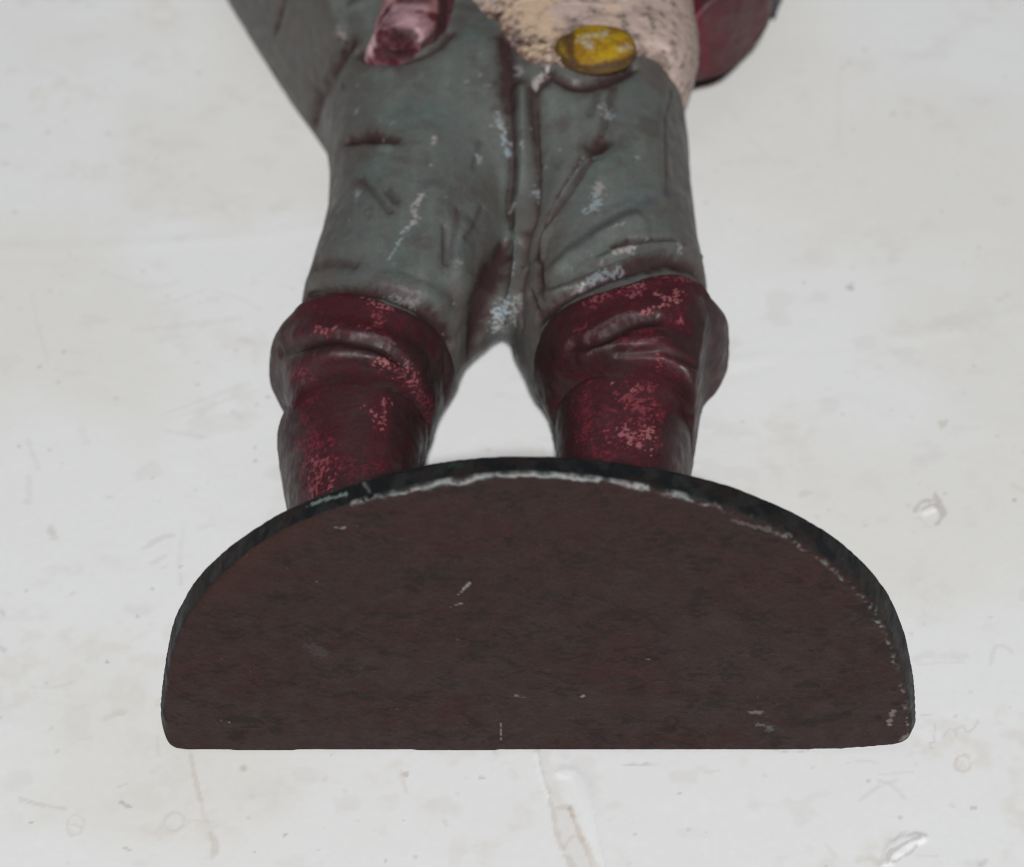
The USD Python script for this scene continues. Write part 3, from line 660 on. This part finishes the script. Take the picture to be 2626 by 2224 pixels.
SPECKS = [(cl((430, 305), (530, 272)), 22, 1.0), (cl((620, 262), (720, 256), (820, 275)), 14, 0.8), (cl((870, 300), (930, 320), (985, 345)), 30, 1.4), (cl((940, 400), (930, 440), (870, 495)), 34, 0.8), (cl((530, 512), (660, 510)), 26, 0.9), (cl((910, 695), (990, 705)), 26, 1.1), (cl((1000, 740), (1090, 745), (1170, 850)), 40, 0.9), (cl((1210, 920), (1270, 1010), (1240, 1120)), 34, 0.7),
          (cl((860, 1010), (915, 1050)), 26, 1.0), (cl((985, 960), (960, 1050), (940, 1110)), 26, 1.0), (cl((480, 960), (560, 930)), 30, 0.5), (cl((440, 1070), (540, 1190)), 40, 0.4), (cl((460, 1240), (550, 1310), (480, 1360)), 70, 0.65), (cl((540, 1360), (560, 1430), (540, 1510)), 70, 0.85), (cl((640, 1320), (820, 1390)), 70, 0.35), (cl((350, 780), (480, 770)), 40, 0.5),
          (cr((660, 460), (740, 400), (830, 380)), 50, 0.85), (cr((880, 350), (980, 340)), 40, 0.9), (cr((1060, 275), (1280, 290)), 26, 0.8), (cr((900, 400), (960, 390)), 34, 0.9), (cr((1120, 415), (1180, 440), (1215, 385)), 34, 1.3), (cr((980, 530), (1100, 490), (1160, 470)), 18, 1.2), (cr((1180, 575), (1245, 570)), 20, 0.9), (cr((560, 640), (640, 610)), 30, 0.7), (cr((880, 700), (960, 660), (1080, 650)), 40, 0.5),
          (cr((1110, 800), (1120, 870)), 24, 0.8), (cr((900, 1060), (960, 1000), (1050, 1000)), 40, 0.8), (cr((900, 1060), (990, 1120), (1000, 1250)), 80, 0.75), (cr((880, 1300), (960, 1330), (1040, 1290)), 70, 1.0), (cr((1110, 1160), (1100, 1380)), 34, 0.5), (cr((620, 1040), (640, 1180), (680, 1300)), 60, 0.6), (cr((760, 1100), (800, 1300)), 60, 0.4), (cr((800, 965), (802, 968)), 12, 1.0), (cr((920, 1015), (955, 990)), 14, 1.2), (cr((270, 1010), (290, 1030)), 30, 0.6), (cr((740, 1400), (800, 1440)), 50, 0.5)]
GLINT = [(cl((760, 545), (870, 538), (960, 565), (1020, 592)), 17, 0.75), (cl((640, 650), (720, 655), (790, 655)), 15, 0.55), (cr((640, 680), (760, 600), (880, 545), (960, 535)), 26, 0.55), (cr((660, 775), (760, 735), (820, 730)), 13, 0.6), (cr((920, 740), (1000, 712), (1090, 690)), 18, 0.35)]  # pale highlights painted into the colour along the worn fold ridges
BOOT_FOLDS = [(cl((300, 640), (480, 590), (640, 555), (800, 575), (960, 625), (1090, 720)), 26, 1.0), (cr((560, 720), (700, 700), (830, 640), (960, 580), (1090, 560)), 28, 1.0), (cr((840, 770), (960, 765), (1120, 760), (1250, 800), (1350, 850)), 20, 0.8), (cl((330, 1010), (380, 880), (460, 780)), 24, 0.7)]
BOOT_ROLLS = [(cl((420, 520), (620, 500), (800, 515), (1000, 570), (1200, 700)), 60, 0.8), (cl((560, 670), (720, 650), (900, 670), (1100, 760)), 30, 0.7), (cr((480, 720), (700, 620), (900, 530), (1100, 470), (1300, 450)), 70, 0.8), (cr((620, 790), (780, 720), (960, 700), (1120, 680)), 34, 0.7)]


def paint_boot(P, N, body, seed, plain=False):
    n1, n2, n3 = fb(P, 1 / 7.0, seed), fb(P, 1 / 1.3, seed + 1), fb(P, 1 / 0.38, seed + 2, 2)
    c = np.tile(RED_D, (len(P), 1))
    c = mixc(c, [0.060, 0.036, 0.036], step01(n1, 0.45, 0.65) * 0.6)
    c = mixc(c, [0.022, 0.012, 0.012], step01(n2, 0.55, 0.75) * 0.6)
    c = mixc(c, RED * 0.8, step01(fb(P, 1 / 3.0, seed + 5), 0.50, 0.66) * 0.55)
    depth = np.zeros(len(P)); roll = np.zeros(len(P))
    if plain: return c, 0.2 * (n2 - 0.5)
    zone = np.zeros(len(P))
    for m, s in strokes_on(P, body, RED_ZONES): zone = np.maximum(zone, step01(m * 1.2 + (n2 - 0.5) * 1.1 * (m > 0), 0.15, 0.9) * s)
    c = mixc(c, RED, np.clip(zone, 0, 1) * 0.7)
    c = mixc(c, RED_B * 0.6, np.clip(zone, 0, 1) * step01(n3 * 0.6 + n2 * 0.4, 0.55, 0.72) * 0.7)
    for m, s in strokes_on(P, body, BOOT_FOLDS): depth = np.maximum(depth, step01(m, 0, 0.9) * s)
    for m, s in strokes_on(P, body, BOOT_ROLLS): roll = np.maximum(roll, step01(m, 0, 1) * s)
    c = mixc(c, [0.024, 0.012, 0.012], step01(depth, 0.3, 1.0) * 0.55)
    spk = np.zeros(len(P))
    for m, s in strokes_on(P, body, SPECKS, 1.5): spk = np.maximum(spk, step01(m * 0.9 + (n3 - 0.5) * 2.8 * (m > 0) + (n2 - 0.5) * 0.8 * (m > 0), 0.45, 1.05) * np.minimum(s, 1.4))
    bright = mixc(np.tile(RED_B, (len(P), 1)), ROSE, step01(spk, 0.55, 1.1))
    c = mixc(c, bright, np.clip(spk, 0, 1) * 0.66)
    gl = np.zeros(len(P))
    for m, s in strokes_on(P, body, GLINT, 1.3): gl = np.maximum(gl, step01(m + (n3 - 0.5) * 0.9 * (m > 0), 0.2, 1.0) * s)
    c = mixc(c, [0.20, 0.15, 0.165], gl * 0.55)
    return c, -0.5 * depth + 0.65 * roll * (1 - depth) + 0.16 * (n2 - 0.5) + 0.2 * (n1 - 0.5)


for name, bt, cf, x0, x1, sd in (('boot', boot_l, cuff_l, -38, -6, 200), ('boot_001', boot_r, cuff_r, -4, 30, 230)):
    y0c, y1c = 24, 84
    both = lambda X, Y, Z: np.minimum(bt(X, Y, Z), cf(X, Y, Z))
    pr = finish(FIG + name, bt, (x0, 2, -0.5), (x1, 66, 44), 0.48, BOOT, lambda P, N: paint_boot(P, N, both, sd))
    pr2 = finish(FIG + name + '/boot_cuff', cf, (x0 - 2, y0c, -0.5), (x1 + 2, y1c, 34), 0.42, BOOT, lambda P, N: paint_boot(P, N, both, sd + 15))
    tag(pr, 'dark red boot under the left leg in the picture' if name == 'boot' else 'dark red boot under the right leg in the picture, with more bright chips')

CREAM, CREAM_P, CREAM_G = np.array([0.55, 0.405, 0.29]), np.array([0.48, 0.37, 0.33]), np.array([0.16, 0.13, 0.10])


def pt_shirt(P, N):
    n1, n2, n3 = fb(P, 1 / 6.0, 300), fb(P, 1 / 1.2, 301, 4, (0.8, 1.3, 1)), fb(P, 1 / 0.5, 302, 2)
    c = mixc(np.tile(CREAM, (len(P), 1)), CREAM_P, step01(n1 + (P[:, 0] - 4) * 0.012, 0.36, 0.60))
    c = mixc(c, CREAM_G, step01(n2, 0.54, 0.72) * 0.75)
    c = mixc(c, [0.05, 0.03, 0.028], step01(n2 * 0.5 + n3 * 0.5, 0.60, 0.70) * 0.6)
    k = np.zeros(len(P))
    for m, s in strokes_on(P, shirt, [(r3((870, 50), (950, 70), (1010, 100), (1040, 150), (1090, 200), (1150, 215)), 100, 1.2), (r3((1190, 200), (1215, 130), (1260, 85)), 34, 0.9), (r3((1440, 230), (1500, 190), (1480, 120)), 26, 0.7), (r3((1190, 200), (1220, 235), (1290, 262), (1400, 245), (1480, 200)), 40, 1.0), (r3((1540, 190), (1570, 240)), 36, 0.7), (r3((1260, 70), (1290, 85)), 40, 0.8), (r3((1280, 60), (1400, 45), (1600, 40)), 30, 0.35)]):
        k = np.maximum(k, step01(m + ((n2 - 0.5) * 1.6 + (n3 - 0.5) * 1.2) * (m > 0), 0.10, 1.0) * s)
    c = mixc(c, WASH * 1.3, k * 0.7)
    fold = fb(P, 1 / 3.0, 310, 4, (1.4, 0.5, 1))
    return c, 0.5 * (fold - 0.5) + 0.35 * (n2 - 0.5) - 0.3 * k


finish(FIG + 'shirt', shirt, (-14, 92, 2), (26, 194, 38), 0.45, SKIN, pt_shirt, 'cream shirt front, speckled dark where worn')


def pt_buckle(P, N):
    n2, n3 = fb(P, 1 / 1.3, 330), fb(P, 1 / 0.5, 331, 2)
    c = mixc(np.tile(np.array([0.25, 0.130, 0.010]), (len(P), 1)), [0.36, 0.225, 0.010], step01(n2, 0.42, 0.62))
    k = np.zeros(len(P)); d = np.zeros(len(P))
    for m, s in strokes_on(P, buckle, [(r3((1300, 125), (1335, 118), (1375, 115)), 30, 1.0), (r3((1290, 140), (1320, 150)), 26, 1.0), (r3((1420, 165), (1450, 155)), 24, 0.8)]): k = np.maximum(k, step01(m + (n3 - 0.5) * 1.6 * (m > 0), 0.25, 1.1) * s)
    for m, s in strokes_on(P, buckle, [(r3((1245, 90), (1250, 160), (1262, 215)), 26, 0.9), (r3((1250, 80), (1300, 78), (1400, 78), (1470, 110), (1480, 170)), 18, 0.7), (r3((1230, 200), (1300, 232), (1400, 215), (1470, 190)), 22, 0.9)]): d = np.maximum(d, step01(m + (n2 - 0.5) * 1.0 * (m > 0), 0.15, 0.8) * s)
    c = mixc(c, [0.07, 0.038, 0.02], d)
    c = mixc(c, [0.40, 0.37, 0.29], k * 0.8)
    e = np.abs(P - (buckle_c + [-0.5, 0.6, 0])) / [6.3, 5.3, 9]
    ring = step01(e[:, 0] ** 2 + e[:, 1] ** 2 + (n2 - 0.5) * 0.7, 0.62, 1.0)
    c = mixc(c, [0.075, 0.042, 0.02], ring * 0.85)
    return c, 0.5 * (n2 - 0.5) - 0.35 * d


finish(FIG + 'buckle', buckle, buckle_c - [14, 7, 5], buckle_c + [8, 7, 6], 0.3, SKIN, pt_buckle, 'worn yellow oval buckle')


def pt_sash(P, N):
    n1, n2, n3 = fb(P, 1 / 3.5, 350), fb(P, 1 / 1.2, 351), fb(P, 1 / 0.5, 352, 2)
    c = mixc(np.tile(np.array([0.075, 0.018, 0.026]), (len(P), 1)), [0.16, 0.07, 0.085], step01(n2, 0.42, 0.65))
    k = np.zeros(len(P)); d = np.zeros(len(P))
    for m, s in strokes_on(P, sash, [(r3((640, 0), (605, 80), (585, 130), (570, 165)), [90, 66, 50, 40], 1.0), (r3((720, 60), (700, 90)), 40, 0.6), (r3((680, 20), (740, 20), (800, 20)), 40, 0.5), (r3((660, 60), (740, 70), (790, 110)), 60, 0.45), (r3((745, 118), (752, 120)), 26, 1.0)]): k = np.maximum(k, step01(m * 1.2 + (n2 - 0.5) * 1.4 * (m > 0) + (n3 - 0.5) * 0.6 * (m > 0), 0.2, 0.8) * s)
    for m, s in strokes_on(P, sash, [(r3((655, 135), (700, 112), (735, 128)), [20, 34, 20], 0.8), (r3((830, 0), (825, 70), (780, 150)), 36, 0.9), (r3((690, 5), (780, 0)), 24, 0.6), (r3((640, 185), (720, 180)), 26, 0.8)]): d = np.maximum(d, step01(m + (n2 - 0.5) * 0.9 * (m > 0), 0.1, 0.7) * s)
    rose = mixc(np.tile(np.array([0.50, 0.33, 0.36]), (len(P), 1)), [0.44, 0.21, 0.20], step01(n1, 0.45, 0.6))
    c = mixc(c, rose, k * 0.95)
    c = mixc(c, [0.04, 0.016, 0.018], d)
    return c, 0.9 * (n1 - 0.5) + 0.5 * (n2 - 0.5) - 0.12 * d


finish(FIG + 'sash_end', sash, (-28, 88, 10), (-6, 194, 40), 0.42, SKIN, pt_sash, 'sash end with dark red paint rubbed pink')


def pt_flap(P, N):
    c, r = paint_boot(P, N, flap, 380, True)
    c = c * [1.75, 1.25, 1.25]
    k = np.zeros(len(P)); n2 = fb(P, 1 / 1.4, 390)
    for m, s in strokes_on(P, flap, [(r3((1668, -30), (1680, 60), (1700, 160), (1705, 245)), [34, 26, 22, 16], 1.0)]): k = np.maximum(k, step01(m + (n2 - 0.5) * 0.7 * (m > 0), 0.2, 0.8) * s)
    return mixc(c, [0.11, 0.012, 0.024], k * 0.9), r


finish(FIG + 'jacket', flap, (16, 92, 2), (50, 194, 32), 0.5, BOOT, pt_flap, 'dark red skirt of the jacket')
finish(FIG + 'sleeve', cuffbit, (34, 108, 2), (58, 194, 24), 0.5, CLOTH, lambda P, N: (mixc(np.tile(GREEN * 0.45, (len(P), 1)), [0.05, 0.07, 0.085], step01(fb(P, 0.5, 400), 0.4, 0.6)), 0.2 * fb(P, 0.6, 401)), 'dark grey edge of the sleeve')


def pt_base(P, N):
    n1, n2, n3 = fb(P, 1 / 10.0, 500, 5, (0.9, 1, 1.1)), fb(P, 1 / 1.9, 501, 5, (1.0, 1, 0.95)), fb(P, 1 / 0.5, 502, 2)
    ug = fb(P, 1 / 3.6, 505, 5, (0.9, 1, 1.0))
    under = step01(-N[:, 1], 0.45, 0.9)
    fine = fb(P, 1 / 0.62, 507, 3, (0.75, 1, 1.0))
    c = np.tile(np.array([0.0390, 0.0230, 0.0212]), (len(P), 1))
    c = mixc(c, [0.050, 0.0185, 0.0175], step01(n1 * 0.5 + n2 * 0.3 + fine * 0.2, 0.47, 0.60) * 0.42)
    c = mixc(c, [0.024, 0.0180, 0.0165], step01(n2 * 0.45 + fine * 0.55, 0.50, 0.58) * 0.55)
    c = mixc(c, [0.046, 0.034, 0.032], step01(1 - n1 + 0.010 * (28 - P[:, 2]), 0.56, 0.76) * 0.5)
    c = mixc(c, [0.017, 0.0145, 0.0135], step01(ug * 0.6 + fine * 0.4, 0.565, 0.61) * 0.6)
    c = mixc(c, [0.055, 0.024, 0.017], step01(-P[:, 0], 20, 34) * step01(P[:, 2], 26, 36) * step01(f_in(P[:, 0], P[:, 2]), -6, -1) * 0.5)
    c = c * [0.76, 0.65, 0.64]
    side = np.tile(np.array([0.0105, 0.0115, 0.0125]), (len(P), 1))
    side = mixc(side, [0.030, 0.030, 0.031], step01(n2, 0.45, 0.62) * 0.5)
    side = mixc(side, [0.026, 0.017, 0.016], step01(ug, 0.52, 0.62) * 0.6)
    c = mixc(side, c, under)
    # rubbed rim: grey metal, pale undercoat and, at the top, painted flash highlight
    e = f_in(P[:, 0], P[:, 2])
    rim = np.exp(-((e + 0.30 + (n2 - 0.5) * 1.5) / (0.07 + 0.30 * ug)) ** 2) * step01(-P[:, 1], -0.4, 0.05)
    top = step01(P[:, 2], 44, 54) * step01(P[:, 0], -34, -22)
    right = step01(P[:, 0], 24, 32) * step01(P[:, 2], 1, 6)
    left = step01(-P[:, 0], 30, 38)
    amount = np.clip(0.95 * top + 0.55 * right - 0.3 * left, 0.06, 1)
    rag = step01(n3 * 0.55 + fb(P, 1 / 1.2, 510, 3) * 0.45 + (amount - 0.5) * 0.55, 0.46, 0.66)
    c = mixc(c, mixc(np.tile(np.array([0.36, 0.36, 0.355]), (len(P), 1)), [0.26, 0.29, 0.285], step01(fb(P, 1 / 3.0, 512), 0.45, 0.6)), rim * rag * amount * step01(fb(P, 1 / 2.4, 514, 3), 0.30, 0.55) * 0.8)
    for pts, w, tn, s in ((crop([(860, 390), (930, 362), (1010, 340), (1060, 330)], 350, 1100, 1.96), 15, (0.26, 0.34, 0.31), 0.8), (crop([(1580, 185), (1630, 185)], 350, 1100, 1.96), 20, (0.02, 0.05, 0.042), 0.6), ([(1250, 1172), (1350, 1168), (1420, 1172)], 11, (0.42, 0.34, 0.28), 0.9), (crop([(1265, 212), (1300, 205)], 350, 1100, 1.96), 10, (0.40, 0.36, 0.32), 0.8), (crop([(1140, 270), (1175, 320)], 350, 1100, 1.96), 7, (0.2, 0.2, 0.2), 0.7),
                          (crop([(1000, 492), (1040, 496)], 350, 1100, 1.96), 8, (0.30, 0.32, 0.31), 0.8), (crop([(1675, 770), (1620, 830)], 350, 1100, 1.96), 7, (0.3, 0.28, 0.27), 0.9), (crop([(1635, 875), (1575, 895)], 350, 1100, 1.96), 6, (0.25, 0.23, 0.22), 0.8), (crop([(1900, 1340), (1950, 1345)], 350, 1100, 1.96), 10, (0.2, 0.19, 0.19), 0.8), (crop([(880, 1090), (940, 1130)], 350, 1100, 1.96), 36, (0.055, 0.05, 0.052), 0.6),
                          (crop([(1085, 1375), (1135, 1380)], 1350, 1100, 1.894), 16, (0.20, 0.18, 0.18), 0.7), (crop([(1120, 1430), (1180, 1450)], 1350, 1100, 1.894), 24, (0.12, 0.13, 0.14), 0.7), (crop([(1780, 1370), (1760, 1440)], 1350, 1100, 1.894), 14, (0.3, 0.26, 0.24), 0.6), (crop([(1830, 1500), (1860, 1490)], 1350, 1100, 1.894), 22, (0.24, 0.22, 0.21), 0.8), (crop([(265, 1300), (280, 1294)], 1350, 1100, 1.894), 7, (0.3, 0.26, 0.25), 0.8), (crop([(1000, 440), (1200, 500)], 1350, 1100, 1.894), 18, (0.20, 0.19, 0.18), 0.4),
                          (crop([(150, 1590), (175, 1605)], 350, 1100, 1.96), 16, (0.2, 0.19, 0.18), 0.6), (crop([(1830, 1480), (1832, 1560)], 350, 1100, 1.96), 6, (0.3, 0.28, 0.27), 0.7)):
        q = hit(base, densify(pts)); m = stroke(P, q, w / 19.0 * 1.5)
        c = mixc(c, tn, step01(m + (n3 - 0.5) * 1.5 * (m > 0), 0.3, 0.75) * s * 0.7)
    # pits in the casting and a few bright scratches
    pit = np.zeros(len(P))
    for pts, w in ((crop([(1010, 1340), (1080, 1330), (1160, 1355)], 350, 1100, 1.96), 26), (crop([(1640, 1420), (1690, 1470)], 350, 1100, 1.96), 28), (crop([(480, 1460), (640, 1480), (700, 1520)], 350, 1100, 1.96), 30), (crop([(700, 1270), (860, 1300)], 350, 1100, 1.96), 18), (crop([(420, 1400), (480, 1390)], 350, 1100, 1.96), 20), (crop([(1270, 1390), (1400, 1420), (1560, 1380)], 1350, 1100, 1.894), 30), (crop([(670, 1420), (700, 1395), (735, 1415), (715, 1445)], 1350, 1100, 1.894), 10), (crop([(1700, 1400), (1740, 1430)], 1350, 1100, 1.894), 24), (crop([(30, 1180), (110, 1190)], 1350, 1100, 1.894), 16)):
        m = stroke(P, hit(base, densify(pts)), w / 19.0 * 1.5); pit = np.maximum(pit, step01(m + (n2 - 0.5) * 2.2 * (m > 0), 0.3, 0.8))
    c = mixc(c, [0.018, 0.014, 0.013], pit * 0.75)
    speck = step01(n3, 0.88, 0.94) * step01(fb(P, 1 / 5.0, 520), 0.5, 0.65)
    c = mixc(c, [0.22, 0.21, 0.20], speck * 0.6)
    wav = fb(P, 1 / 4.0, 530, 3)
    return c, under * (0.16 * (n2 - 0.5) + 0.14 * (fine - 0.5) - 0.22 * pit) + 0.25 * (wav - 0.5) * (1 - under)


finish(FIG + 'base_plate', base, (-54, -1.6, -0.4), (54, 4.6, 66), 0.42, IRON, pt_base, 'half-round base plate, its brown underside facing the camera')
